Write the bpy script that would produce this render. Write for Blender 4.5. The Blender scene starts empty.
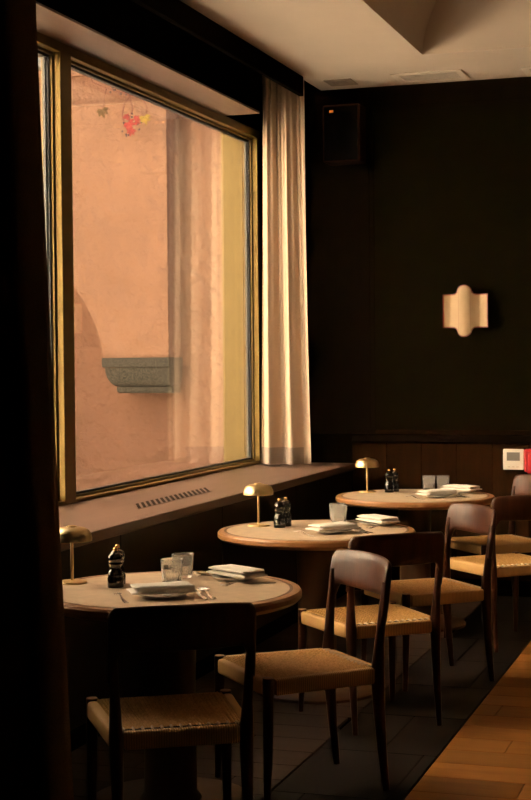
import bpy, bmesh, math, random
from mathutils import Vector, Matrix, noise
random.seed(7)
PI = math.pi
sc = bpy.context.scene
COL = sc.collection

# ------------------------------------------------------------------ camera
F_PX, CAM_H = 1500.0, 1.53
YAW, PITCH, ROLL = math.radians(18.14), math.radians(1.45), math.radians(0.5)
fw = Vector((-math.sin(YAW)*math.cos(PITCH), math.cos(YAW)*math.cos(PITCH), -math.sin(PITCH)))
rt = Vector((math.cos(YAW), math.sin(YAW), 0)); up = rt.cross(fw)
cr = math.cos(ROLL)*rt - math.sin(ROLL)*up; cu = math.cos(ROLL)*up + math.sin(ROLL)*rt
cam = bpy.data.objects.new('camera', bpy.data.cameras.new('camera')); COL.objects.link(cam)
M = Matrix((cr, cu, -fw)).transposed().to_4x4(); M.translation = Vector((0, 0, CAM_H))
cam.matrix_world = M
cam.data.sensor_fit = 'VERTICAL'; cam.data.sensor_height = 36.0; cam.data.lens = F_PX/800*36
cam.data.clip_start = .05
sc.camera = cam

# ------------------------------------------------------------------ world, sun, exposure
w = bpy.data.worlds.new('sky'); sc.world = w; w.use_nodes = True
bg = w.node_tree.nodes['Background']
bg.inputs['Color'].default_value = (0.76, 0.87, 1.0, 1); bg.inputs['Strength'].default_value = 1.9
sun = bpy.data.objects.new('sun', bpy.data.lights.new('sun', 'SUN')); COL.objects.link(sun)
sun.data.energy = 135.0; sun.data.angle = math.radians(2); sun.data.color = (1.0, .90, .76)
sun.rotation_euler = Vector((-.55, -.50, -.67)).to_track_quat('-Z', 'Y').to_euler()
sc.view_settings.view_transform = 'Standard'; sc.view_settings.look = 'None'
sc.view_settings.exposure = 0.0; sc.view_settings.gamma = 1.0
sc.view_settings.use_curve_mapping = False

# ------------------------------------------------------------------ materials
def hexc(r, g, b):
    f = lambda c: (c/255/12.92) if c/255 <= .04045 else ((c/255+.055)/1.055)**2.4
    return (f(r), f(g), f(b), 1)
class NT:
    def __init__(s, name):
        s.m = bpy.data.materials.new(name); s.m.use_nodes = True
        s.t = s.m.node_tree; s.n = s.t.nodes; s.l = s.t.links
        s.p = s.n['Principled BSDF']; s.out = s.n['Material Output']
    def node(s, typ, **kw):
        n = s.n.new(typ)
        for k, v in kw.items():
            if k.startswith('i_'): n.inputs[k[2:].replace('_', ' ')].default_value = v
            else: setattr(n, k, v)
        return n
    def link(s, a, b): s.l.new(a, b)
    def coords(s, kind='Object', scale=(1, 1, 1)):
        c = s.node('ShaderNodeTexCoord'); mp = s.node('ShaderNodeMapping'); mp.inputs['Scale'].default_value = scale
        s.link(c.outputs[kind], mp.inputs['Vector']); return mp.outputs['Vector']
    def ramp(s, fac, c0, c1, p0=0., p1=1.):
        r = s.node('ShaderNodeValToRGB'); e = r.color_ramp.elements
        e[0].position, e[0].color, e[1].position, e[1].color = p0, c0, p1, c1
        s.link(fac, r.inputs['Fac']); return r.outputs['Color']
    def bump(s, h, strength=.3, dist=.01):
        b = s.node('ShaderNodeBump'); b.inputs['Strength'].default_value = strength; b.inputs['Distance'].default_value = dist
        s.link(h, b.inputs['Height']); s.link(b.outputs['Normal'], s.p.inputs['Normal'])
    def noise(s, vec, scale, detail=4, rough=.55):
        n = s.node('ShaderNodeTexNoise'); n.inputs['Scale'].default_value = scale
        n.inputs['Detail'].default_value = detail; n.inputs['Roughness'].default_value = rough
        s.link(vec, n.inputs['Vector']); return n.outputs['Fac']
def simple(name, col, rough=.5, metal=0., var=.0, scale=30, bump=0., coat=0., spec=None, nscale=(1, 1, 1)):
    k = NT(name); k.p.inputs['Roughness'].default_value = rough; k.p.inputs['Metallic'].default_value = metal
    v = k.coords('Object', nscale); n = k.noise(v, scale)
    a = tuple(c*(1-var) for c in col[:3])+(1,); b = tuple(min(1, c*(1+var)) for c in col[:3])+(1,)
    k.link(k.ramp(n, a, b, .3, .7), k.p.inputs['Base Color'])
    if bump: k.bump(n, bump, .005)
    if coat: k.p.inputs['Coat Weight'].default_value = coat
    if spec is not None: k.p.inputs['Specular IOR Level'].default_value = spec
    return k.m
def wood(name, c0, c1, rough=.4, axis='x', scale=6., bump=.08, rnd=True, spec=.5):
    k = NT(name); k.p.inputs['Roughness'].default_value = rough; k.p.inputs['Specular IOR Level'].default_value = spec
    st = {'x': (.12, 1, 1), 'y': (1, .12, 1), 'z': (1, 1, .12)}[axis]
    c = k.node('ShaderNodeTexCoord'); mp = k.node('ShaderNodeMapping'); mp.inputs['Scale'].default_value = st
    src = c.outputs['Object']
    if rnd:
        oi = k.node('ShaderNodeObjectInfo'); mu = k.node('ShaderNodeVectorMath', operation='ADD')
        sc_ = k.node('ShaderNodeVectorMath', operation='SCALE'); sc_.inputs['Scale'].default_value = 37.
        cb = k.node('ShaderNodeCombineXYZ'); 
        for i in range(3): k.link(oi.outputs['Random'], cb.inputs[i])
        k.link(cb.outputs[0], sc_.inputs[0]); k.link(src, mu.inputs[0]); k.link(sc_.outputs[0], mu.inputs[1]); src = mu.outputs[0]
    k.link(src, mp.inputs['Vector'])
    n = k.noise(mp.outputs['Vector'], scale*4, 6, .65)
    col = k.ramp(n, c0, c1, .25, .75)
    if rnd:
        mx = k.node('ShaderNodeHueSaturation'); mr = k.node('ShaderNodeMapRange'); mr.inputs['To Min'].default_value = .72; mr.inputs['To Max'].default_value = 1.25
        k.link(oi.outputs['Random'], mr.inputs['Value']); k.link(mr.outputs[0], mx.inputs['Value']); k.link(col, mx.inputs['Color']); col = mx.outputs['Color']
    k.link(col, k.p.inputs['Base Color']); k.bump(n, bump, .004)
    return k.m
def stucco(name, col, rough=.9, s=1.):
    k = NT(name); k.p.inputs['Roughness'].default_value = rough; k.p.inputs['Specular IOR Level'].default_value = .1
    v = k.coords('Object'); n1 = k.noise(v, 4.5*s, 4, .5); n2 = k.noise(v, 1.3*s, 3)
    a = tuple(c*.88 for c in col[:3])+(1,); b = tuple(min(1, c*1.08) for c in col[:3])+(1,)
    k.link(k.ramp(n2, a, b, .3, .7), k.p.inputs['Base Color'])
    k.bump(n1, 1., .13); return k.m
def glass_pane(name, tint=(1, 1, 1, 1)):
    k = NT(name); k.n.remove(k.p)
    g = k.node('ShaderNodeNewGeometry'); d = k.node('ShaderNodeVectorMath', operation='DOT_PRODUCT')
    k.link(g.outputs['Normal'], d.inputs[0]); k.link(g.outputs['Incoming'], d.inputs[1])
    a = k.node('ShaderNodeMath', operation='ABSOLUTE'); k.link(d.outputs['Value'], a.inputs[0])
    s = k.node('ShaderNodeMath', operation='SUBTRACT'); s.inputs[0].default_value = 1; k.link(a.outputs[0], s.inputs[1])
    p = k.node('ShaderNodeMath', operation='POWER'); k.link(s.outputs[0], p.inputs[0]); p.inputs[1].default_value = 5
    f = k.node('ShaderNodeMath', operation='MULTIPLY_ADD'); k.link(p.outputs[0], f.inputs[0]); f.inputs[1].default_value = .96; f.inputs[2].default_value = .04
    t = k.node('ShaderNodeBsdfTransparent'); t.inputs[0].default_value = tint
    gl = k.node('ShaderNodeBsdfGlossy'); gl.inputs['Roughness'].default_value = 0.0
    mx = k.node('ShaderNodeMixShader'); k.link(f.outputs[0], mx.inputs[0]); k.link(t.outputs[0], mx.inputs[1]); k.link(gl.outputs[0], mx.inputs[2])
    k.link(mx.outputs[0], k.out.inputs['Surface']); return k.m
def cloth(name, col, transl=.0, rough=.9, scale=300, bump=.2, var=.08):
    k = NT(name); k.p.inputs['Roughness'].default_value = rough; k.p.inputs['Specular IOR Level'].default_value = .1
    v = k.coords('Object'); n = k.noise(v, scale, 2)
    a = tuple(c*(1-var) for c in col[:3])+(1,); b = tuple(min(1, c*(1+var)) for c in col[:3])+(1,)
    c = k.ramp(n, a, b, .3, .7); k.link(c, k.p.inputs['Base Color']); k.bump(n, bump, .002)
    if transl:
        t = k.node('ShaderNodeBsdfTranslucent'); k.link(c, t.inputs['Color'])
        mx = k.node('ShaderNodeMixShader'); mx.inputs[0].default_value = transl
        k.link(k.p.outputs[0], mx.inputs[1]); k.link(t.outputs[0], mx.inputs[2]); k.link(mx.outputs[0], k.out.inputs['Surface'])
    return k.m
def woven(name):      # dark greenish-brown wall fabric
    k = NT(name); k.p.inputs['Roughness'].default_value = .9; k.p.inputs['Specular IOR Level'].default_value = .0
    v = k.coords('Object', (1, 1, 12)); v2 = k.coords('Object', (12, 1, 1))
    n = k.node('ShaderNodeMath', operation='MULTIPLY'); k.link(k.noise(v, 40, 2), n.inputs[0]); k.link(k.noise(v2, 40, 2), n.inputs[1])
    k.link(k.ramp(n.outputs[0], (.0024, .0018, .0007, 1), (.0095, .0070, .0026, 1), .12, .42), k.p.inputs['Base Color']); k.bump(n.outputs[0], .5, .004)
    return k.m
def cordmat(name):
    k = NT(name); k.p.inputs['Roughness'].default_value = .6; k.p.inputs['Specular IOR Level'].default_value = .2
    v = k.coords('Object'); n = k.noise(v, 90, 3)
    k.link(k.ramp(n, (.50, .275, .088, 1), (.74, .45, .165, 1), .3, .7), k.p.inputs['Base Color']); k.bump(n, .15, .002)
    return k.m
def wrapmat(name, ax):   # cord wound round a seat rail
    k = NT(name); k.p.inputs['Roughness'].default_value = .6
    c = k.node('ShaderNodeTexCoord'); wv = k.node('ShaderNodeTexWave', wave_type='BANDS', bands_direction=ax)
    wv.inputs['Scale'].default_value = 42; wv.inputs['Distortion'].default_value = .6; wv.inputs['Detail'].default_value = 1
    k.link(c.outputs['Object'], wv.inputs['Vector'])
    k.link(k.ramp(wv.outputs['Fac'], (.42, .225, .07, 1), (.70, .42, .155, 1), .0, .5), k.p.inputs['Base Color']); k.bump(wv.outputs['Fac'], .5, .003)
    return k.m
MAT = dict(
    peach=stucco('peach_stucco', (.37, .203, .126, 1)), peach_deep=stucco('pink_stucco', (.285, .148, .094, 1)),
    stone=simple('grey_stone', (.078, .066, .048, 1), .9, var=.55, scale=60, bump=.6),
    cream=stucco('cream_stucco', (.74, .62, .50, 1)), paving=simple('pale_paving', (.26, .23, .19, 1), .9, var=.15, scale=8), roof=simple('roof_grey', (.25, .25, .25, 1), .7, var=.2),
    plaster=simple('ceiling_plaster', (.56, .475, .40, 1), .85, var=.03, scale=3, bump=.03),
    black_wood=wood('black_stained_wood', (.0040, .0022, .0014, 1), (.008, .0045, .0028, 1), .7, 'z', rnd=True, spec=.0),
    wainscot=wood('wainscot_wood', (.010, .0040, .0014, 1), (.028, .0112, .0038, 1), .55, 'z', 5, spec=.0),
    sillwood=wood('sill_wood', (.105, .060, .044, 1), (.165, .096, .070, 1), .38, 'y', 3, rnd=False, spec=.5),
    underwood=wood('bench_panel_wood', (.010, .0055, .0035, 1), (.020, .011, .006, 1), .4, 'y', 3, spec=.25),
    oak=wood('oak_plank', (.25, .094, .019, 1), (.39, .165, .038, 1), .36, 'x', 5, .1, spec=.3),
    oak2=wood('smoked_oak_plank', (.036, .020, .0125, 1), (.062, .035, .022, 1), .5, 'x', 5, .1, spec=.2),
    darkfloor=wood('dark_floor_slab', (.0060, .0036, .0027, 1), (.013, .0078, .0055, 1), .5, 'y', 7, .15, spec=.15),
    slot=simple('louvre_dark', (.030, .019, .013, 1), .8, spec=.1), gap=simple('joint_dark', (.008, .005, .003, 1), .9, spec=.0),
    brass=simple('brushed_brass', (.80, .60, .31, 1), .32, 1., var=.05, scale=80, nscale=(1, 1, .1)),
    bronze=simple('bronze_frame', (.175, .108, .018, 1), .40, .45, var=.08, scale=20),
    goldjamb=simple('gold_anodised', (.20, .135, .038, 1), .5, .3, var=.05, scale=10),
    gasket=simple('black_gasket', (.012, .012, .014, 1), .5), alu=simple('pale_aluminium', (.10, .10, .10, 1), .5, .2),
    pane=glass_pane('window_glass', (.97, .97, .95, 1)),
    curtain=cloth('cream_linen', (.66, .515, .395, 1), .34, var=.06), hem=cloth('shaded_linen_hem', (.40, .33, .28, 1), .15, var=.06),  # hem colour is greyed to carry the shade of doubled cloth
    drape=cloth('dark_brown_velvet', (.18, .095, .045, 1), 0, var=.2),
    fabric=woven('wall_fabric'),
    rosewood=wood('rosewood', (.030, .0095, .005, 1), (.085, .028, .014, 1), .28, 'z', 7, .03, spec=.32),
    endgrain=simple('end_grain', (.42, .24, .12, 1), .5, var=.1, scale=100),
    cord=cordmat('paper_cord'), wrapx=wrapmat('cord_wrap_x', 'X'), wrapy=wrapmat('cord_wrap_y', 'Y'),
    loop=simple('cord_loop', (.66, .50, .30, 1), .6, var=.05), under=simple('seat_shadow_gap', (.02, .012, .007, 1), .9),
    stonetop=simple('beige_table_top', (.54, .41, .285, 1), .42, var=.10, scale=25, spec=.4),
    rim=wood('table_rim_oak', (.27, .12, .045, 1), (.40, .19, .075, 1), .32, 'x', 5, .03, rnd=False, spec=.5),
    ring=simple('table_inlay', (.10, .04, .02, 1), .4), column=wood('table_column', (.07, .03, .012, 1), (.12, .055, .022, 1), .4, 'z', 5, rnd=False),
    mill=simple('black_lacquer', (.012, .009, .008, 1), .14, var=.2, coat=.6), millknob=simple('mill_knob_brass', (.80, .52, .22, 1), .25, 1.),
    linen=cloth('white_napkin', (.80, .76, .70, 1), 0, var=.03), china=simple('white_china', (.78, .75, .70, 1), .15, var=.02),
    steel=simple('polished_steel', (.76, .74, .72, 1), .27, 1., var=.03), tumbler=None,
    sconce=simple('cream_shade', (.36, .25, .145, 1), .7, var=.03), red=simple('red_edge', (.16, .018, .011, 1), .5), alarm=simple('red_enamel', (.45, .008, .014, 1), .4),
    whiteplastic=simple('white_plastic', (.78, .74, .66, 1), .45), screen=simple('grey_screen', (.20, .19, .17, 1), .3),
    speaker=simple('speaker_black', (.003, .0025, .0025, 1), .8, spec=.0), speakeredge=simple('speaker_edge', (.030, .011, .006, 1), .7, spec=.02), badge=simple('orange_badge', (.9, .30, .04, 1), .4),
    vent=simple('vent_white', (.62, .54, .46, 1), .6), ventmid=simple('vent_bronze', (.26, .20, .155, 1), .7), ventdark=simple('vent_slot', (.06, .045, .035, 1), .8),
    leafred=simple('leaf_red', (.36, .045, .035, 1), .6, var=.25), leafyel=simple('leaf_yellow', (.40, .25, .035, 1), .6, var=.2), leafbrown=simple('leaf_brown', (.15, .08, .025, 1), .7, var=.3), twig=simple('twig', (.22, .07, .05, 1), .7), berry=simple('berry_black', (.012, .012, .03, 1), .4),
)
k = NT('tumbler_glass'); k.p.inputs['Transmission Weight'].default_value = .86; k.p.inputs['Roughness'].default_value = .05; k.p.inputs['IOR'].default_value = 1.45
_n = k.noise(k.coords('Object'), 20); k.link(k.ramp(_n, (.95, .95, .93, 1), (1, 1, 1, 1)), k.p.inputs['Base Color']); MAT['tumbler'] = k.m

# ------------------------------------------------------------------ geometry helpers
def obj(name, bm, mat, parent=None, smooth=False, loc=None, autos=None):
    me = bpy.data.meshes.new(name)
    if name == 'cove': bmesh.ops.remove_doubles(bm, verts=bm.verts[:], dist=1e-5)
    bmesh.ops.recalc_face_normals(bm, faces=bm.faces[:])
    bm.to_mesh(me); bm.free()
    me.materials.append(MAT[mat] if isinstance(mat, str) else mat)
    if smooth:
        me.shade_smooth()
        if autos: me.set_sharp_from_angle(angle=math.radians(autos))
    o = bpy.data.objects.new(name, me); COL.objects.link(o)
    if parent: o.parent = parent
    if loc: o.location = loc
    return o
def empty(name, loc=(0, 0, 0), rz=0., label=None, cat=None, group=None, kind=None):
    o = bpy.data.objects.new(name, None); COL.objects.link(o); o.location = loc; o.rotation_euler = (0, 0, rz)
    o.empty_display_size = .1
    return tag(o, label, cat, group, kind)
def tag(o, label=None, cat=None, group=None, kind=None):
    for k_, v_ in (('label', label), ('category', cat), ('group', group), ('kind', kind)):
        if v_: o[k_] = v_
    return o
def struct(o, label=None): return tag(o, label, None, None, 'structure')
def copy_tree(o, parent=None):
    c = o.copy(); COL.objects.link(c); c.parent = parent
    for ch in list(o.children): copy_tree(ch, c)
    return c
def abox(bm, x0, x1, y0, y1, z0, z1):
    v = [bm.verts.new(p) for p in ((x0, y0, z0), (x1, y0, z0), (x1, y1, z0), (x0, y1, z0), (x0, y0, z1), (x1, y0, z1), (x1, y1, z1), (x0, y1, z1))]
    fs = [bm.faces.new([v[i] for i in q]) for q in ((3, 2, 1, 0), (4, 5, 6, 7), (0, 1, 5, 4), (1, 2, 6, 5), (2, 3, 7, 6), (3, 0, 4, 7))]
    return v, fs
def box(x0, x1, y0, y1, z0, z1, bev=0., seg=1):
    bm = bmesh.new(); abox(bm, min(x0, x1), max(x0, x1), min(y0, y1), max(y0, y1), min(z0, z1), max(z0, z1))
    if bev: bmesh.ops.bevel(bm, geom=bm.edges[:], offset=bev, segments=seg, affect='EDGES', profile=.5)
    return bm
def lathe(prof, n=32, bm=None, rib=None):
    bm = bm or bmesh.new(); rings = []
    for j, (r, z) in enumerate(prof):
        if r < 1e-6: rings.append([bm.verts.new((0, 0, z))]); continue
        ring = []
        for i in range(n):
            a = 2*PI*i/n; rr = r*(1+(rib[j]*math.cos(rib[-1]*a) if rib else 0))
            ring.append(bm.verts.new((rr*math.cos(a), rr*math.sin(a), z)))
        rings.append(ring)
    for a, b in zip(rings[:-1], rings[1:]):
        for i in range(n):
            j = (i+1) % n
            if len(a) == 1 and len(b) == 1: continue
            if len(a) == 1: bm.faces.new((a[0], b[i], b[j]))
            elif len(b) == 1: bm.faces.new((a[i], a[j], b[0]))
            else: bm.faces.new((a[i], a[j], b[j], b[i]))
    for r_ in (rings[0], rings[-1]):
        if len(r_) > 1: bm.faces.new(r_)
    return bm
def tube(pts, rad, n=10, bm=None, squash=None):
    bm = bm or bmesh.new(); pts = [Vector(p) for p in pts]; rings = []
    for i, p in enumerate(pts):
        t = (pts[min(i+1, len(pts)-1)]-pts[max(i-1, 0)]).normalized()
        ref = Vector((0, 1, 0)) if abs(t.y) < .9 else Vector((1, 0, 0))
        a = ref.cross(t).normalized(); b = t.cross(a)
        r = rad[i] if hasattr(rad, '__len__') else rad
        sx, sy = squash or (1, 1)
        rings.append([bm.verts.new(p+a*r*sx*math.cos(2*PI*k_/n)+b*r*sy*math.sin(2*PI*k_/n)) for k_ in range(n)])
    for q, s in zip(rings[:-1], rings[1:]):
        for k_ in range(n): bm.faces.new((q[k_], q[(k_+1) % n], s[(k_+1) % n], s[k_]))
    bm.faces.new(rings[0]); bm.faces.new(rings[-1]); return bm
def prism(poly, axis, a, b):
    """poly: 2D points; axis 'x' -> (y,z), 'y' -> (x,z), 'z' -> (x,y)"""
    bm = bmesh.new()
    f = {'x': lambda p, t: (t, p[0], p[1]), 'y': lambda p, t: (p[0], t, p[1]), 'z': lambda p, t: (p[0], p[1], t)}[axis]
    A = [bm.verts.new(f(p, a)) for p in poly]; B = [bm.verts.new(f(p, b)) for p in poly]; n = len(poly)
    bm.faces.new(A); bm.faces.new(B)
    for i in range(n): bm.faces.new((A[i], A[(i+1) % n], B[(i+1) % n], B[i]))
    return bm
def sheet(nu, nv, fn, thick=0.):
    bm = bmesh.new(); g = [[bm.verts.new(fn(u/nu, v/nv)) for v in range(nv+1)] for u in range(nu+1)]
    for u in range(nu):
        for v in range(nv): bm.faces.new((g[u][v], g[u+1][v], g[u+1][v+1], g[u][v+1]))
    if thick:      # second skin along the vertex normals, closed round the border
        bm.normal_update()
        h = [[bm.verts.new(q.co-q.normal*thick) for q in row] for row in g]
        for u in range(nu):
            for v in range(nv): bm.faces.new((h[u][v], h[u][v+1], h[u+1][v+1], h[u+1][v]))
            bm.faces.new((g[u][0], h[u][0], h[u+1][0], g[u+1][0])); bm.faces.new((g[u][nv], g[u+1][nv], h[u+1][nv], h[u][nv]))
        for v in range(nv):
            bm.faces.new((g[0][v], g[0][v+1], h[0][v+1], h[0][v])); bm.faces.new((g[nu][v], h[nu][v], h[nu][v+1], g[nu][v+1]))
    return bm

# ------------------------------------------------------------------ dimensions of the room
CEIL, YB = 3.34, 9.70          # ceiling height, back wall
XG = -3.23                     # window glass
SILL = .85; XS = -2.55         # sill top, sill front edge
SOFF = 3.08; XV = -2.92        # soffit, valance face
XR, YR = 3.6, -2.2             # right wall, wall behind the camera

# ------------------------------------------------------------------ floor with planks
fl = struct(obj('floor', box(-3.4, XR, YR, YB+.2, -.12, -.012), 'gap'))
def lay(x0, x1, y0, y1, wd, ln, mat, name, run='x'):
    meshes = {}
    y = y0; row = 0
    while y < y1-1e-4:
        ye = min(y+wd, y1); x = x0 - (row*.37 % 1)*ln
        while x < x1-1e-4:
            a, b = max(x, x0), min(x+ln, x1); x += ln
            if b-a < .02: continue
            key = (round(b-a, 3), round(ye-y, 3))
            if key not in meshes:
                bm = box(0, b-a-.002, 0, ye-y-.002, -.014, 0, .0012); o = obj(name, bm, mat, fl); meshes[key] = o.data
            else:
                o = bpy.data.objects.new(name, meshes[key]); COL.objects.link(o); o.parent = fl
            o.location = (a, y, -.0005*random.random())
        y = ye; row += 1
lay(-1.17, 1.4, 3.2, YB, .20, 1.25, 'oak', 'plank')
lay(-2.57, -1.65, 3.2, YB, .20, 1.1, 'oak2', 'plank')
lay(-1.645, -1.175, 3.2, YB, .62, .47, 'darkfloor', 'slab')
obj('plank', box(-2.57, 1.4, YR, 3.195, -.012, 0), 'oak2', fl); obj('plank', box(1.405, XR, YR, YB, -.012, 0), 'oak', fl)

# ------------------------------------------------------------------ ceiling with a coved vault
CX0, CY1 = -1.88, 8.78         # corner of the vault opening
bm = bmesh.new(); abox(bm, -2.765, CX0, YR, YB+.2, CEIL, CEIL+.004); abox(bm, CX0, XR+.1, CY1, YB+.2, CEIL, CEIL+.004)
ceil = struct(obj('ceiling', bm, 'plaster'))
R = .95; N = 14                # quarter-round coves that meet in a groin
prof = [(R*(1-math.cos(PI/2*i/N))*1.25, R*.72*math.sin(PI/2*i/N)) for i in range(N+1)]
bm = bmesh.new()
for i in range(N):
    (d0, z0), (d1, z1) = prof[i], prof[i+1]
    bm.faces.new([bm.verts.new(p) for p in ((CX0+d0, YR, CEIL+z0), (CX0+d1, YR, CEIL+z1), (CX0+d1, CY1-d1, CEIL+z1), (CX0+d0, CY1-d0, CEIL+z0))])
cv = obj('cove', bm, 'plaster', ceil, True)
bm = bmesh.new()
for i in range(N):
    (d0, z0), (d1, z1) = prof[i], prof[i+1]
    bm.faces.new([bm.verts.new(p) for p in ((CX0+d0, CY1-d0, CEIL+z0), (CX0+d1, CY1-d1, CEIL+z1), (XR, CY1-d1, CEIL+z1), (XR, CY1-d0, CEIL+z0))])
cv2 = obj('cove', bm, 'plaster', ceil, True)
dm, zm = prof[-1]
obj('curtain_pocket', box(-3.4, -2.74, YR, YB+.2, CEIL+.14, CEIL+.16), 'black_wood', ceil); obj('curtain_pocket', box(-2.765, -2.745, YR, YB+.2, CEIL+.004, CEIL+.14), 'black_wood', ceil)
obj('vault_crown', box(CX0+dm-.02, XR+.1, YR, CY1-dm+.02, CEIL+zm, CEIL+zm+.05), 'plaster', ceil)
obj('roof_slab', box(-3.42, XR+.2, YR-.1, YB+.25, CEIL+.85, CEIL+.95), 'roof', ceil)

# ------------------------------------------------------------------ back wall: boards, rail, framed fabric
wb = struct(obj('wall_back', box(-3.4, XR, YB+.02, YB+.25, 0, CEIL+.85), 'black_wood'))
x = -2.57; i = 0; bmesh_cache = None
while x < 1.5:
    wd = .235
    if bmesh_cache is None:
        o = obj('board', box(.0015, wd-.0015, -.004, .02, .1, .985, .002), 'wainscot', wb); bmesh_cache = o.data
    else: o = bpy.data.objects.new('board', bmesh_cache); COL.objects.link(o); o.parent = wb
    o.location = (x, YB, 0); x += wd
obj('skirting', box(-2.57, XR, YB-.014, YB+.02, 0, .1, .003), 'black_wood', wb)
obj('rail', box(-2.57, XR, YB-.03, YB+.02, .992, 1.045, .006), 'black_wood', wb)
obj('pilaster', box(-3.2, -2.44, YB-.012, YB+.02, 1.045, CEIL, .003), 'black_wood', wb)
obj('frieze', box(-2.44, XR, YB-.012, YB+.02, 3.21, CEIL, .003), 'black_wood', wb)
obj('fabric_panel', box(-2.41, XR, YB+.004, YB+.02, 1.075, 3.18), 'fabric', wb)
obj('panel_frame', box(-2.44, -2.41, YB-.006, YB+.02, 1.045, 3.21, .004), 'black_wood', wb)
obj('panel_frame', box(-2.41, XR, YB-.006, YB+.02, 3.18, 3.21, .004), 'black_wood', wb)
obj('panel_frame', box(-2.41, XR, YB-.006, YB+.02, 1.045, 1.075, .004), 'wainscot', wb)

# ------------------------------------------------------------------ window wall
WY0, WY1 = 4.6, 9.53
wl = struct(obj('wall_left', box(-3.4, -2.6, YR, WY0-.12, 0, CEIL+.14), 'black_wood'))
obj('wall_base', box(-3.4, -2.60, WY0-.12, YB+.02, 0, SILL-.045), 'gap', wl)
obj('wall_head', box(-3.4, XV, WY0-.12, 8.86, SOFF, CEIL+.14), 'black_wood', wl)
obj('wall_head', box(-3.4, -3.15, 8.86, YB+.02, SOFF, CEIL+.14), 'black_wood', wl)
obj('wall_jamb', box(-3.4, XV, WY1+.07, YB+.02, SILL-.04, SOFF), 'black_wood', wl)
obj('soffit', box(-3.17, XV-.003, WY0-.12, 8.86, SOFF-.012, SOFF), 'sillwood', wl)
y = 3.3
while y < YB-.05:
    ye = min(y+1.28, YB); obj('base_panel', box(-2.60, -2.575, y+.003, ye-.003, .08, SILL-.045, .003), 'underwood', wl); y = ye
obj('kick_board', box(-2.60, -2.59, 3.3, YB, 0, .08), 'gap', wl)
obj('roof_edge', box(-3.42, -3.39, YR, YB+.2, CEIL-.2, CEIL+.9), 'peach_deep', wl)
struct(obj('wall_right', box(XR, XR+.2, YR, YB+.2, 0, CEIL+.9), 'black_wood'))
struct(obj('wall_rear', box(-3.4, XR+.2, YR-.2, YR, 0, CEIL+.9), 'black_wood'))
tr = struct(obj('trim_1', box(-2.765, -2.735, 3.3, 9.18, 3.215, CEIL, .004), 'black_wood'))

win = struct(empty('window_1', (XG, WY0, SILL)))
def wpart(name, x0, x1, y0, y1, z0, z1, mat, bev=.003, par=None):
    o = obj(name, box(x0-XG, x1-XG, y0-WY0, y1-WY0, z0-SILL, z1-SILL, bev), mat, par or win); return o
wpart('sill', -3.2, XS, WY0-.1, YB, SILL-.045, SILL, 'sillwood', .004)
GZ0, GZ1 = .880, 3.022
wpart('head_frame', XG-.04, -3.165, WY0, WY1+.06, GZ1, SOFF-.005, 'bronze')
wpart('bottom_frame', XG-.04, -3.165, WY0, WY1+.06, SILL, GZ0-.012, 'bronze')
wpart('jamb_frame', XG-.04, -3.165, WY1, WY1+.06, SILL, SOFF-.01, 'bronze')
wpart('jamb_frame', XG-.04, -3.165, WY0-.04, WY0+.06, SILL, SOFF-.01, 'bronze')
MY0, MY1 = 6.555, 6.675
wpart('mullion', XG-.04, -3.165, MY0, MY1, GZ0-.02, GZ1+.02, 'bronze')
for (a, b) in ((WY0+.06, MY0), (MY1, WY1)):
    wpart('glazing_bead', XG-.03, XG+.028, a, b, GZ1-.014, GZ1, 'bronze', .002)
    wpart('glazing_bead', XG-.03, XG+.028, a, b, GZ0-.014, GZ0, 'bronze', .002)
    wpart('glazing_bead', XG-.03, XG+.028, b-.014, b, GZ0, GZ1-.014, 'bronze', .002)
    wpart('gasket', XG-.02, XG+.010, a, b-.014, GZ1-.026, GZ1-.014, 'gasket', 0)
    wpart('gasket', XG-.02, XG+.010, a, b-.014, GZ0, GZ0+.010, 'gasket', 0)
    wpart('gasket', XG-.02, XG+.012, b-.026, b-.014, GZ0, GZ1-.026, 'gasket', 0)
    wpart('spacer', XG-.016, XG-.002, b-.034, b-.026, GZ0, GZ1-.026, 'alu', 0)
    wpart('pane', XG, XG+.005, a, b-.026, GZ0+.01, GZ1-.026, 'pane', 0)
    wpart('pane', XG-.022, XG-.017, a, b-.026, GZ0+.01, GZ1-.026, 'pane', 0)
wpart('outer_reveal', -3.425, XG-.04, WY1, WY1+.06, SILL-.1, SOFF, 'goldjamb')
wpart('outer_reveal', -3.425, XG-.04, WY0, WY1, SOFF-.005, SOFF+.03, 'goldjamb')

vg = empty('vent_grille', (-2.795, 7.04, SILL), 0, 'long slotted dark air vent set flush into the brown window sill', 'vent')
obj('plate', prism([(-.062, -.375), (.062, -.615), (.062, .375), (-.062, .615)], 'z', 0, .0012), 'sillwood', vg)
_c = None
for i in range(16):      # slanting louvre slots
    if _c is None: o = obj('slot', prism([(-.055, .095), (-.055, .129), (.055, -.095), (.055, -.129)], 'z', .0012, .0018), 'slot', vg); _c = o.data
    else: o = bpy.data.objects.new('slot', _c); COL.objects.link(o); o.parent = vg
    o.location = (0, -.465+i*.062, 0)

# ------------------------------------------------------------------ outside: facade with arch, corbel, vine
YO = 13.0; YD = 13.32
wo = struct(obj('wall_outside', box(-8.2, -3.0, YD, YD+.3, -.2, 10.5), 'peach_deep'))
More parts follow.
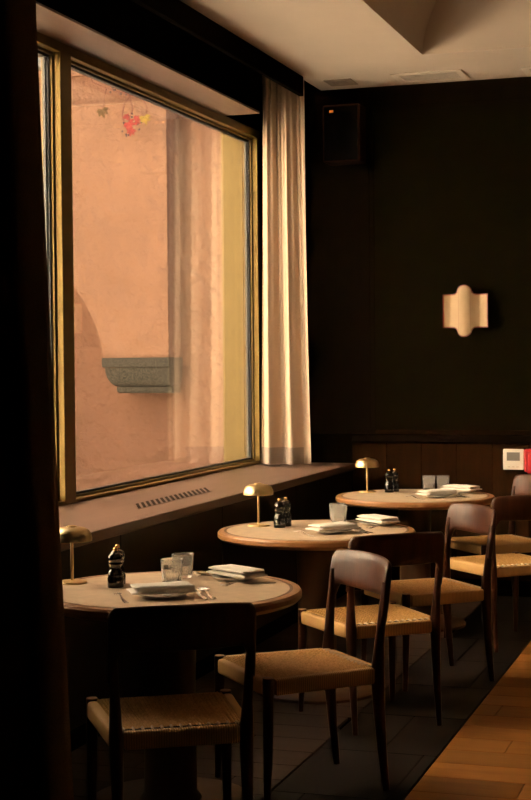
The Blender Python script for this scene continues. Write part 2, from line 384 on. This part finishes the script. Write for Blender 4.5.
# upper wall carried by the corbel, with the arch on its left
def px2x(px, Y): # image column -> world x on the plane y=Y at eye height (used only to lay out this facade)
    d = fw*F_PX+cr*(px-265.5); return d.x*Y/d.y
def pz(py, px, Y):
    d = fw*F_PX+cr*(px-265.5)-cu*(py-400); return CAM_H+d.z*Y/d.y
xc = px2x(169, YO); xl = px2x(104, YO)
arch = [(px2x(p, YO), pz(q, p, YO)) for p, q in ((104, 358), (101, 341), (97, 327), (91, 313), (84, 300), (76, 288), (66, 276), (54, 266), (42, 259), (20, 250), (-10, 246))]
ztop = pz(104, 90, YO)
poly = [(xc, arch[0][1]), (xc, ztop), (-8.2, ztop)] + [(-8.2, arch[-1][1])] + arch[::-1]
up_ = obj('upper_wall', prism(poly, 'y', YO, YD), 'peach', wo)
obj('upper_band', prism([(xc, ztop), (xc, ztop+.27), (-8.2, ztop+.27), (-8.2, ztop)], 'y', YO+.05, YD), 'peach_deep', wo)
obj('cornice', box(-8.2, xc+.05, YO-.03, YD, ztop+.27, ztop+.34, .01), 'peach', wo)
obj('gutter', box(-8.2, xc+.05, YO-.12, YO, ztop+.35, ztop+.45, .02, 2), 'roof', wo)
cb = empty('stone_corbel', ((xl+px2x(170, YO))/2, YD, arch[0][1]), 0, 'weathered grey stone corbel carrying the peach wall outside the window', 'corbel')
hw = (px2x(170, YO)-xl)/2+.005; dp = YD-YO+.03
z = 0.
def ringslab(bm, lv):
    loops = []
    for (o_, z_) in lv:
        loops.append([bm.verts.new(p) for p in ((-hw+o_, 0, z_), (-hw+o_, -dp+o_, z_), (hw-o_*.2, -dp+o_, z_), (hw-o_*.2, 0, z_))])
    for a, b in zip(loops[:-1], loops[1:]):
        for i_ in range(4): bm.faces.new((a[i_], a[(i_+1) % 4], b[(i_+1) % 4], b[i_]))
    bm.faces.new(loops[0]); bm.faces.new(loops[-1]); return bm
obj('abacus', ringslab(bmesh.new(), [(.0, 0), (.0, -.085), (.012, -.09)]), 'stone', cb)
cove_ = [(.022, -.092)]+[(.022+.11*(1-math.cos(PI/2*t/8)), -.095-.18*math.sin(PI/2*t/8)) for t in range(9)]
obj('cove_moulding', ringslab(bmesh.new(), cove_), 'stone', cb, True, autos=50)
obj('lower_fillet', ringslab(bmesh.new(), [(.105, -.276), (.105, -.315), (.125, -.335)]), 'stone', cb)
struct(obj('ground', box(-14, -3.4, -8, 13.6, -.25, -.1), 'paving'))
struct(obj('wall_opposite', box(-8.6, -8.2, -8, 13.6, -.2, 9.0), 'cream'))

vine = empty('creeper_vine', (px2x(130, 12.8), 12.8, pz(92, 130, 12.8)), 0, 'autumn creeper sprig with red, yellow and brown leaves hanging before the peach wall', 'vine')
def V(px, py): return Vector((px2x(px, 12.8)-vine.location.x, 0, pz(py, px, 12.8)-vine.location.z))
for path in (((90, 60), (96, 82), (110, 88), (122, 92), (134, 95), (138, 110), (134, 122)), ((134, 95), (146, 98), (151, 108), (150, 116)), ((110, 88), (108, 98), (108, 108)), ((134, 95), (128, 104), (126, 116), (131, 130))):
    pts = [V(*p)+Vector((0, -.01*i, 0)) for i, p in enumerate(path)]
    if path[0][1] == 60: pts[0] = Vector((pts[0].x, .09, ztop+.40-vine.location.z))
    obj('stem', tube(pts, .0045, 5), 'twig', vine, True)
def leaf(px, py, size, mat, rot, lobes=5, name='leaf'):
    c = V(px, py)+Vector((0, -.04, 0)); bm = bmesh.new()
    for q in range(lobes):                      # pointed leaflets fanned out round the stalk
        a = rot+(q-(lobes-1)/2)*.72; L = size*1.35*(1-.12*abs(q-(lobes-1)/2)); W = size*.30
        dx, dz = Vector((math.sin(a), 0, math.cos(a))), Vector((math.cos(a), 0, -math.sin(a)))
        mid = [c+dx*(L*t_)+Vector((0, -.05*L*math.sin(3*t_)+.15*L*t_*t_, 0)) for t_ in (0, .35, .7, 1)]
        ws = (0, 1., .72, 0); vm = [bm.verts.new(p_) for p_ in mid]
        for sg in (-1, 1):
            ve = [bm.verts.new(mid[j]+dz*(sg*W*ws[j])+Vector((0, -.25*W*ws[j], 0))) for j in (1, 2)]
            bm.faces.new((vm[0], ve[0], vm[1])); bm.faces.new((vm[1], ve[0], ve[1], vm[2])); bm.faces.new((vm[2], ve[1], vm[3]))
    bmesh.ops.recalc_face_normals(bm, faces=bm.faces[:]); bmesh.ops.solidify(bm, geom=bm.faces[:], thickness=.003)
    return obj(name, bm, mat, vine)
for a in ((133, 123, .062, 'leafred', 2.6), (140, 121, .05, 'leafred', 1.4), (136, 130, .05, 'leafred', 3.4), (131, 119, .04, 'leafred', .4), (149, 117, .06, 'leafyel', 2.9), (107, 110, .065, 'leafbrown', 2.9), (129, 90, .04, 'leafred', 1.2)): leaf(*a)
rb = random.Random(3); _b = None
for i in range(22):
    px, py = rb.choice(((130, 128), (142, 127), (126, 92), (134, 114), (120, 90), (131, 134))); p = V(px+rb.uniform(-5, 5), py+rb.uniform(-5, 4))+Vector((0, -.03, 0))
    if _b is None:
        bm = bmesh.new(); bmesh.ops.create_icosphere(bm, subdivisions=1, radius=.0095); o = obj('berry', bm, 'berry', vine, True); _b = o.data
    else: o = bpy.data.objects.new('berry', _b); COL.objects.link(o); o.parent = vine
    o.location = p

# ------------------------------------------------------------------ curtains
cur = empty('curtain', (-2.83, 9.0, SILL), 0, 'pleated cream linen curtain hanging at the far end of the window', 'curtain')
def curt(s, t, off=0.):
    # s along the rail (0 near .. 1 far), t from hem (0) to heading (1)
    q = (1-t)**1.5
    x = -3.085+.305*s+.03*q*s-.012*q*(1-s)
    fold = math.sin(2*PI*2.4*s**.9+.5*math.sin(2.2*t)+.9); fine = math.sin(2*PI*9*s+2*t)
    y = 9.375-.03*s+(.044-.020*t)*fold+.012*t*fine-.05*q*(1-s)**2
    if t > .93: y += .006*math.sin(2*PI*22*s)*(t-.93)/.07
    z = SILL+.012+(CEIL+.13-SILL-.012)*t
    return Vector((x, y-off, z))-cur.location
obj('cloth', sheet(120, 40, lambda s, t: curt(s, t), .0015), 'curtain', cur, True)
obj('hem', sheet(120, 4, lambda s, t: curt(s*.82, t*.042, .004)), 'hem', cur, True)  # hem layer in front; its darker tone is painted shade
obj('heading_tape', sheet(120, 2, lambda s, t: curt(s, .955+.045*t, .006)), 'curtain', cur, True)

drp = empty('drape', (-2.1, 3.2, 0), 0, 'dark brown floor length drape at the left edge of the picture', 'curtain')
def drf(s, t):
    xr = -1.635+.125*(1-t)**1.5
    xx = -2.75+(xr+2.75)*s
    ph = 2*PI*7*s**1.1
    yy = 3.2+.06*math.sin(ph+.4*math.sin(2*t))*(1-.25*t)
    return Vector((xx, yy, .012+3.3*t))-drp.location
obj('cloth', sheet(160, 24, drf, .003), 'drape', drp, True)
obj('drape_rail', tube([(-.65, 0, 3.325), (.52, 0, 3.325)], .013, 10), 'bronze', drp, True)

# ------------------------------------------------------------------ wall lamp, speaker, panel, alarm box, ceiling vents
scn = empty('wall_sconce', (-1.798, YB, 1.85), 0, 'cream scalloped wall sconce with thin red edging on the dark fabric wall', 'wall lamp')
def strip(outline_fn, nx, yfn, th, x0, x1):
    bm = bmesh.new(); A = []; B = []
    for i in range(nx+1):
        xx = x0+(x1-x0)*i/nx; zt = outline_fn(xx); y_ = yfn(xx)
        A.append([bm.verts.new((xx, y_, zt)), bm.verts.new((xx, y_, -zt))]); B.append([bm.verts.new((xx, y_+th, zt)), bm.verts.new((xx, y_+th, -zt))])
    for i in range(nx):
        bm.faces.new((A[i][0], A[i+1][0], A[i+1][1], A[i][1])); bm.faces.new((B[i][0], B[i][1], B[i+1][1], B[i+1][0]))
        bm.faces.new((A[i][0], B[i][0], B[i+1][0], A[i+1][0])); bm.faces.new((A[i][1], A[i+1][1], B[i+1][1], B[i][1]))
    for j in (0, nx): bm.faces.new((A[j][0], A[j][1], B[j][1], B[j][0]))
    return bm
wc = .046
oc = lambda x_: .118+.044*math.sqrt(max(0, 1-(x_/wc)**2))
ow = lambda x_: .102+.016*max(0, 1-(abs(x_)-wc)/.03)**2
yc = lambda x_: -.075+.012*(x_/wc)**2
yw = lambda x_: -.03-.033*max(0, 1-(abs(x_)-wc)/.09)**1.5-.025*max(0, (abs(x_)-wc-.05)/.05)
obj('shade', strip(oc, 24, yc, .004, -wc, wc), 'sconce', scn, True, autos=40)
obj('shade_edge', strip(lambda x_: oc(x_*wc/(wc+.003))+.007, 24, lambda x_: yc(x_)+.0005, .006, -wc-.008, wc+.008), 'red', scn)
for s_ in (-1, 1):
    x0, x1 = (wc, wc+.098) if s_ > 0 else (-wc-.09, -wc)
    obj('wing', strip(ow, 14, yw, .004, x0, x1), 'sconce', scn, True, autos=40)
    obj('wing_edge', strip(lambda x_: ow(x_)+.007, 14, lambda x_: yw(x_)+.0005, .006, x0-.008, x1+.008), 'red', scn)
obj('bracket', box(-.03, .03, -.062, .004, -.06, .06, .004), 'speaker', scn)

sp = empty('loudspeaker', (-2.575, YB-.012, 2.83), 0, 'black wall loudspeaker with a tiny orange badge under the ceiling', 'speaker')
obj('cabinet', box(-.125, .125, -.20, -.02, 0, .375, .012, 2), 'speakeredge', sp)
obj('front_grille', box(-.113, .113, -.205, -.198, .012, .363, .002), 'speaker', sp)
obj('badge', box(-.075, -.049, -.208, -.205, .322, .338, .001), 'badge', sp)
obj('wall_bracket', box(-.04, .04, -.022, 0, .1, .27), 'speaker', sp)

th = empty('wall_thermostat', (-1.492, YB-.004, .888), 0, 'square white control panel with a grey display on the wood wainscot', 'control panel')
obj('housing', box(-.066, .066, -.022, 0, -.067, .067, .004, 2), 'whiteplastic', th)
obj('display', box(-.042, .042, -.0235, -.0215, -.008, .046), 'screen', th)
for q in (-.028, 0, .028): obj('button', box(q-.008, q+.008, -.0245, -.0215, -.05, -.044), 'vent', th)
ab = empty('red_wall_box', (-1.325, YB-.004, .885), 0, 'bright red box on the wainscot beside the white control panel', 'wall box')
obj('housing', box(-.095, .095, -.05, 0, -.075, .072, .01, 2), 'alarm', ab)
obj('cover', box(-.075, .08, -.058, -.048, -.085, .05, .012, 3), 'alarm', ab)

def ceiling_vent(x0, x1, y0, y1, label, dark=False, ns=7):
    r = empty('ceiling_vent', ((x0+x1)/2, (y0+y1)/2, CEIL), 0, label, 'vent', 'vents along the back edge of the ceiling')
    a, b = (x1-x0)/2, (y1-y0)/2; m_ = 'plaster' if not dark else 'ventdark'; t_ = .045
    for q in ((-a, a, -b, -b+t_), (-a, a, b-t_, b), (-a, -a+t_, -b+t_, b-t_), (a-t_, a, -b+t_, b-t_)): obj('frame', box(*q, -.007, 0, .002), 'vent' if not dark else 'ventmid', r)
    obj('backing', box(-a+t_, a-t_, -b+t_, b-t_, -.004, 0), 'ventdark', r)
    for i in range(ns):
        yy = -b+t_+(2*b-2*t_)*(i+.5)/ns; h_ = (b-t_)/ns*.62
        obj('slat', box(-a+t_, a-t_, yy-h_, yy+h_, -.0048, -.0042), 'vent' if not dark else 'ventmid', r)
ceiling_vent(-2.20, -1.745, 9.30, 9.60, 'pale slatted ceiling vent in the middle, below the vault corner')
ceiling_vent(-2.65, -2.47, 9.34, 9.54, 'small dark ceiling vent above the loudspeaker', True, 5)
ceiling_vent(-1.39, -.95, 9.36, 9.66, 'pale slatted ceiling vent cut off by the right picture edge')

# ------------------------------------------------------------------ chair
def make_chair():
    t = empty('dining_chair', (0, 0, 0))
    # front legs
    for s in (-1, 1):
        pts = [(s*.225, .232, 0), (s*.222, .226, .20), (s*.220, .222, .36), (s*.220, .222, .449)]
        lg = obj('leg', tube(pts, [.0115, .0165, .0195, .019], 12), 'rosewood', t, True, autos=60)
        obj('leg_top', lathe([(0, .449), (.0185, .449), (.0175, .4515), (0, .4515)], 14), 'endgrain', lg, loc=(s*.220, .222, 0))
    # rear legs sweep up into the back posts
    for s in (-1, 1):
        pts = []; rad = []
        for z_, y_, x_, r_ in ((0, -.246, .196, .0115), (.15, -.230, .196, .016), (.30, -.219, .196, .0205), (.40, -.215, .197, .0235), (.45, -.215, .198, .0225), (.52, -.219, .200, .0175), (.60, -.227, .203, .0150), (.68, -.236, .206, .0145), (.745, -.244, .207, .0140)):
            pts.append((s*x_, y_, z_)); rad.append(r_)
        obj('rear_leg', tube(pts, rad, 12, squash=(.92, 1.1)), 'rosewood', t, True, autos=60)
    # curved backrest, its lower edge rounding down into the posts
    bm = bmesh.new(); nu = 44; secs = []
    yend = lambda z_: -.236-.125*(z_-.68)+.25*max(0, .68-z_)**2
    for i in range(nu+1):
        u = -1+2*i/nu; u = math.sin(u*PI/2)*.35+u*.65; au = abs(u)
        zt = .824-.010*au**3-.020*max(0, (au-.9)/.1)**2
        sm = min(1, max(0, (au-.76)/.17)); zl = .686+.006*au*au-.105*(1-math.sqrt(max(0, 1-sm*sm)))
        th_ = .0100+.0045*au**2
        if au > .96: th_ *= 1-.45*((au-.96)/.04)**2
        lp = []
        for (a, b) in ((0, -.35), (.035, -.85), (.15, -1), (.35, -1), (.6, -1), (.8, -.98), (.94, -.75), (1, -.15), (1, .15), (.94, .75), (.8, .98), (.6, 1), (.35, 1), (.15, 1), (.035, .85), (0, .35)):
            z_ = zl+(zt-zl)*a
            lp.append(bm.verts.new((.2215*u, yend(z_)-.040*(1-au**2.2)-.004*math.sin(PI*a)*(1-au)+b*th_, z_)))
        secs.append(lp)
    for a, b in zip(secs[:-1], secs[1:]):
        for j in range(16): bm.faces.new((a[j], a[(j+1) % 16], b[(j+1) % 16], b[j]))
    bm.faces.new(secs[0]); bm.faces.new(secs[-1])
    obj('backrest', bm, 'rosewood', t, True, autos=70)
    # seat rails, wound with paper cord
    def rail(p, q, hgt, thk, mat, nm):
        p, q = Vector(p), Vector(q); L = (q-p).length; b_ = box(-thk/2, thk/2, 0, L, -hgt, 0, .011, 3)
        o = obj(nm, b_, mat, t, True, autos=80); d = q-p; o.location = p; o.rotation_euler = (0, 0, math.atan2(-d.x, d.y)); return o
    rail((-.199, .224, .444), (.199, .224, .444), .056, .034, 'wrapy', 'front_rail')
    rail((-.176, -.215, .444), (.176, -.215, .444), .056, .032, 'wrapy', 'rear_rail')
    for s in (-1, 1): rail((s*.198, -.196, .446), (s*.221, .202, .446), .058, .036, 'wrapy', 'side_rail')
    # woven cords: paired warp strands, weft passing over and under
    nw, nv = 12, 38; NX, NY = nw*15, nv*5
    def weave(a, b):
        y_ = -.188+.408*b; hx = .186+.022*b; x_ = -hx+2*hx*a
        ca = a*nw; ia = int(min(nw-1e-6, ca)); fa = ca-ia
        cb_ = b*nv; ib = int(min(nv-1e-6, cb_)); fb = cb_-ib
        warp = math.sqrt(max(0, 1-(2*fa-1)**2*.96)); weft = math.sqrt(max(0, 1-(2*fb-1)**2*.96))
        fs = fa*3; js = int(min(2.999, fs)); strand = math.sqrt(max(0, 1-(2*(fs-js)-1)**2*.96)); over = 1 if (ia*3+js+ib) % 2 else -1
        z_ = .4365 + 0.0050*warp + .0036*over*math.sin(PI*fb)*strand + .0014*strand + .0012*weft
        edge = min(1, 6*min(a, 1-a)); dip = -.010*math.sin(PI*a)*math.sin(PI*min(1, max(0, b)))
        return Vector((x_, y_, z_+dip+.002*(1-edge)))
    st = obj('woven_seat', sheet(NX, NY, weave, 0), 'cord', t, True, autos=75)
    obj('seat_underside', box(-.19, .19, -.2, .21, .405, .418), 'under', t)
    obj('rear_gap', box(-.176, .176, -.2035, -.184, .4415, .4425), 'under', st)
    lm = None
    for i in range(nw+1):
        if lm is None: o = obj('cord_loop', tube([(0, .016, .0), (0, .008, .0035), (0, -.006, .0035), (0, -.016, .001)], .0042, 6), 'loop', st, True); lm = o.data
        else: o = bpy.data.objects.new('cord_loop', lm); COL.objects.link(o); o.parent = st
        o.location = (-.172+.344*i/nw, -.192, .4415)
    return t
chair = make_chair()
CH = [(-1.738, 4.325, 31, 'dark chair with its back to the viewer at the nearest table'),
      (-1.570, 5.160, 132, 'chair with pale glossy backrest on the room side of the nearest table'),
      (-1.575, 6.225, 41, 'dark backed chair with golden woven seat before the middle table'),
      (-1.515, 7.090, 130, 'chair with gleaming backrest on the room side of the middle table'),
      (-1.310, 8.115, 41, 'dark backed chair before the farthest table, cut by the right picture edge'),
      (-1.485, 9.020, 130, 'farthest chair, reddish backrest just below the red wall box')]
for i, (x, y, a, lb) in enumerate(CH):
    c = chair if i == 0 else copy_tree(chair)
    c.location = (x, y, 0); c.rotation_euler = (0, 0, math.radians(a))
    tag(c, lb, 'chair', 'woven seat dining chairs at the round tables')

# ------------------------------------------------------------------ tables
TZ = .75; TR = .46
def make_table():
    t = empty('round_table', (0, 0, 0))
    obj('base', lathe([(0, 0), (.29, 0), (.29, .012), (.28, .02), (.12, .026), (.0, .026)], 48), 'column', t, True, autos=40)
    obj('column', lathe([(.0, .024), (.11, .024), (.092, .05), (.088, .35), (.095, .66), (.13, .705), (0, .705)], 32), 'column', t, True, autos=50)
    top = obj('table_rim', lathe([(0, .705), (TR-.035, .705), (TR-.012, .712), (TR, .724), (TR, .740), (TR-.006, .7485), (TR-.03, .75), (TR-.03, .744), (0, .744)], 72), 'rim', t, True, autos=35)
    obj('inlay_ring', lathe([(TR-.042, .744), (TR-.0302, .744), (TR-.0302, .7494), (TR-.042, .7494)], 72), 'ring', top)
    bm = lathe([(0, .744), (TR-.0422, .744), (TR-.0422, .75), (0, .75)], 72); obj('top_inset', bm, 'stonetop', top)
    return t
tab = make_table()
TB = [(-1.930, 4.800, 'nearest round pedestal table, partly hidden by the dark drape'), (-1.945, 6.680, 'middle round pedestal table with pale top and wooden rim'), (-1.885, 8.520, 'farthest round pedestal table, standing near the back wall')]
for i, (x, y, lb) in enumerate(TB):
    c = tab if i == 0 else copy_tree(tab); c.location = (x, y, 0); c.rotation_euler = (0, 0, i*.9)
    tag(c, lb, 'table', 'round pedestal tables along the window')
WHICH = ['nearest', 'middle', 'farthest']

# ------------------------------------------------------------------ table things
def place(proto, used, x, y, rz, label, cat, group, z=TZ):
    c = proto if not used else copy_tree(proto)
    c.location = (x, y, z); c.rotation_euler = (0, 0, rz); return tag(c, label, cat, group)
lamp = empty('table_lamp')
obj('base', lathe([(0, 0), (.052, 0), (.053, .003), (.05, .007), (.012, .010), (0, .010)], 36), 'brass', lamp, True, autos=40)
obj('stem', tube([(0, 0, .008), (0, 0, .1), (0, 0, .17)], .0055, 14), 'brass', lamp, True, autos=60)
sh = obj('shade', lathe([(.0695, .150), (.0715, .150), (.0722, .160), (.0700, .173), (.0625, .187), (.047, .1965), (.024, .2005), (0, .2015), (0, .1965), (.026, .1955), (.043, .191), (.056, .1815), (.065, .168), (.0695, .156)][:8] + [(0, .1965), (.026, .1955), (.043, .191), (.056, .1815), (.065, .168), (.0690, .156)], 48), 'brass', lamp, True, autos=60)
obj('finial', lathe([(0, .2005), (.018, .2008), (.018, .2035), (.012, .2055), (0, .206)], 24), 'brass', sh, True, autos=40)
mill = empty('pepper_mill')
obj('body', lathe([(0, 0), (.0275, 0), (.0285, .004), (.0285, .032), (.0265, .036), (.0275, .040), (.0255, .05), (.0205, .060), (.0185, .068), (.0215, .078), (.0245, .082), (.0, .082)], 28), 'mill', mill, True, autos=45)
obj('head', lathe([(0, .082), (.019, .083), (.0245, .090), (.0265, .100), (.0245, .110), (.018, .118), (.009, .122), (0, .122)], 28), 'mill', mill, True)
obj('knob', lathe([(0, .121), (.0045, .122), (.0045, .126), (.009, .129), (.0095, .134), (.006, .138), (0, .139)], 16), 'millknob', mill, True)
tum = empty('tumbler')
RIB = 18
obj('glass_body', lathe([(0, 0), (.031, 0), (.0335, .004), (.0352, .02), (.0378, .055), (.0392, .070), (.0402, .085), (.0398, .0862), (.0388, .085), (.0372, .055), (.0345, .014), (.030, .010), (0, .010)], 144, rib=[0, 0, .012, .016, .016, .004, 0, 0, 0, 0, 0, 0, 0, RIB]), 'tumbler', tum, True, autos=60)
plate = empty('side_plate')
obj('dish', lathe([(0, 0), (.045, 0), (.048, .003), (.070, .008), (.088, .0135), (.0885, .0155), (.068, .0115), (.046, .007), (0, .0065)], 48), 'china', plate, True, autos=60)
def napkin_mesh(L, W, H_, layers, seed):
    bm = bmesh.new()
    for k_ in range(layers):
        z0 = H_*k_/layers+.0006; z1 = H_*(k_+1)/layers-.0006; nu_, nv_ = 18, 14; ins = .005*k_
        top = []; 
        def P(u, v, top_):
            x_ = (u-.5)*(L-2*ins*(1+k_)); y_ = (v-.5)*(W-2*ins)
            e = min(1, 9*min(u, 1-u))*min(1, 7*min(v, 1-v)); e = e**.5 if e > 0 else 0
            mid = (z0+z1)/2; wob = .0035*noise.noise(Vector((x_*16+seed, y_*18, k_*3.1+(5 if top_ else 0))))*e
            z_ = mid+((z1-mid) if top_ else (z0-mid))*(.35+.65*e)+(wob if top_ else min(0, 0))
            return (x_+.003*noise.noise(Vector((y_*30, seed, k_))), y_+.004*noise.noise(Vector((x_*22, seed, k_+9))), z_)
        A = [[bm.verts.new(P(u/nu_, v/nv_, True)) for v in range(nv_+1)] for u in range(nu_+1)]
        B = [[bm.verts.new(P(u/nu_, v/nv_, False)) for v in range(nv_+1)] for u in range(nu_+1)]
        for u in range(nu_):
            for v in range(nv_):
                bm.faces.new((A[u][v], A[u+1][v], A[u+1][v+1], A[u][v+1])); bm.faces.new((B[u][v], B[u][v+1], B[u+1][v+1], B[u+1][v]))
        for u in range(nu_):
            bm.faces.new((A[u][0], B[u][0], B[u+1][0], A[u+1][0])); bm.faces.new((A[u][nv_], A[u+1][nv_], B[u+1][nv_], B[u][nv_]))
        for v in range(nv_):
            bm.faces.new((A[0][v], A[0][v+1], B[0][v+1], B[0][v])); bm.faces.new((A[nu_][v], B[nu_][v], B[nu_][v+1], A[nu_][v+1]))
    return bm
napk = empty('napkin'); obj('folded_cloth', napkin_mesh(.218, .108, .030, 2, 1.3), 'linen', napk, True, autos=70)
obj('loose_fold', sheet(12, 6, lambda u, v: Vector(((u-.5)*.19+.005, -.052-.006*math.sin(PI*v), .004+.023*v)), .0015), 'linen', napk, True)
def flatpart(outline, thick, zf):   # outline list of (x halfwidth, y) mirrored, lofted
    bm = bmesh.new(); rows = []
    for (hx_, y_) in outline:
        z_ = zf(y_); rows.append([bm.verts.new(p) for p in ((-hx_, y_, z_+thick*.4), (0, y_, z_+thick), (hx_, y_, z_+thick*.4), (hx_*.9, y_, z_), (-hx_*.9, y_, z_))])
    for a, b in zip(rows[:-1], rows[1:]):
        for j in range(5): bm.faces.new((a[j], a[(j+1) % 5], b[(j+1) % 5], b[j]))
    bm.faces.new(rows[0]); bm.faces.new(rows[-1]); return bm
hz = lambda y_: .001+.010*math.exp(-((y_-.045)/.035)**2)
HAND = [(.0065, -.10), (.0085, -.095), (.0075, -.06), (.0045, -.01), (.0035, .03), (.004, .045)]
fork = empty('fork'); obj('handle', flatpart(HAND, .0025, hz), 'steel', fork, True, autos=50)
obj('fork_head', flatpart([(.004, .045), (.009, .052), (.0115, .060), (.012, .068)], .002, hz), 'steel', fork, True, autos=50)
for q in (-.0098, -.0033, .0033, .0098):
    obj('tine', tube([(q, .066, hz(.066)+.001), (q, .085, .0028), (q*.95, .104, .0055)], [.0017, .0015, .0008], 6), 'steel', fork, True)
spoon = empty('spoon'); obj('handle', flatpart(HAND, .0025, hz), 'steel', spoon, True, autos=50)
def bowl(u, v):
    a = 2*PI*u; r = v; wy = .033*r*math.cos(a); wx = .0205*r*math.sin(a)*(1-.12*math.cos(a))
    return Vector((wx, .074+wy, .0025+.0085*r*r))
obj('bowl', sheet(24, 6, bowl, .0012), 'steel', spoon, True)
knife = empty('table_knife'); obj('handle', flatpart([(.006, -.11), (.008, -.105), (.0075, -.06), (.006, -.015), (.005, .0)], .005, lambda y_: .0005), 'steel', knife, True, autos=50)
obj('blade', prism([(-.004, 0), (.008, 0), (.0095, .03), (.009, .075), (.004, .10), (-.003, .108), (-.004, .09)], 'z', .0015, .003), 'steel', knife)

first = {}
def put(proto, *a, **kw):
    u = first.get(proto.name, False); first[proto.name] = True; return place(proto, u, *a, **kw)
LP = [(-2.315, 4.84), (-2.255, 6.76), (-2.205, 8.66)]
ML = [[(-2.125, 4.79), (-2.150, 4.865)], [(-2.137, 6.72), (-2.129, 6.79)], [(-2.075, 8.68), (-2.058, 8.745)]]
GL = [[(-1.968, 4.925), (-1.983, 5.07)], [(-1.912, 6.96), (-1.945, 7.05)], [(-1.88, 8.89), (-1.80, 8.918)]]
# settings: plate centre, facing of the guest (deg), napkin turn
ST = [[(-1.885, 4.625, 33, 0), (-1.775, 5.065, 128, 20)], [(-1.835, 6.56, 41, 10), (-1.715, 6.93, 124, 15)], [(-1.735, 8.415, 41, 8), (-1.655, 8.745, 124, 30)]]
for ti in range(3):
    W_ = WHICH[ti]
    put(lamp, *LP[ti], 0, 'small brass mushroom lamp on the %s table' % W_, 'lamp', 'brass table lamps')
    for mi, (x, y) in enumerate(ML[ti]):
        put(mill, x, y, mi, '%s black pepper mill with metal knob on the %s table' % (('front', 'rear')[mi], W_), 'pepper mill', 'black pepper mills')
    for gi, (x, y) in enumerate(GL[ti]):
        put(tum, x, y, gi*.3, '%s ribbed glass tumbler on the %s table' % ((('front', 'rear'), ('front', 'rear'), ('left', 'right'))[ti][gi], W_), 'glass', 'ribbed tumblers')
    for si, (x, y, a, nr) in enumerate(ST[ti]):
        side = ('nearer the viewer', 'on the room side')[si]; A = math.radians(a); d = Vector((-math.sin(A), math.cos(A))); r = Vector((math.cos(A), math.sin(A)))
        put(plate, x, y, A, 'small white plate under the napkin %s of the %s table' % (side, W_), 'plate', 'side plates')
        put(napk, x, y, A+math.radians(nr), 'folded white napkin %s of the %s table' % (side, W_), 'napkin', 'folded napkins', z=TZ+.0155)
        p = -r*.135; put(fork, x+p.x, y+p.y, A, 'steel fork beside the napkin %s of the %s table' % (side, W_), 'fork', 'forks')
        p = r*.128; put(knife, x+p.x, y+p.y, A, 'steel knife beside the napkin %s of the %s table' % (side, W_), 'knife', 'table knives')
        p = r*.158; put(spoon, x+p.x, y+p.y, A, 'steel spoon beside the napkin %s of the %s table' % (side, W_), 'spoon', 'spoons')

# ------------------------------------------------------------------ pendant lamp over the aisle, right of the picture
pd = empty('pendant_lamp', (.75, 7.0, 2.35), 0, 'opal globe pendant lamp hanging over the aisle beyond the right picture edge', 'lamp')
k = NT('opal_globe'); k.p.inputs['Emission Color'].default_value = (1, .62, .30, 1); k.p.inputs['Emission Strength'].default_value = 14
_n = k.noise(k.coords('Object'), 5); k.link(k.ramp(_n, (.85, .8, .7, 1), (.9, .85, .75, 1)), k.p.inputs['Base Color']); MAT['opal'] = k.m
bm = bmesh.new(); bmesh.ops.create_uvsphere(bm, u_segments=24, v_segments=14, radius=.14); obj('globe', bm, 'opal', pd, True)
obj('cap', lathe([(0, .125), (.05, .125), (.045, .16), (.012, .175), (0, .175)], 24), 'brass', pd, True, autos=40)
obj('cord', tube([(0, 0, .17), (0, 0, .9), (0, 0, CEIL+zm-2.35)], .004, 8), 'gasket', pd, True)
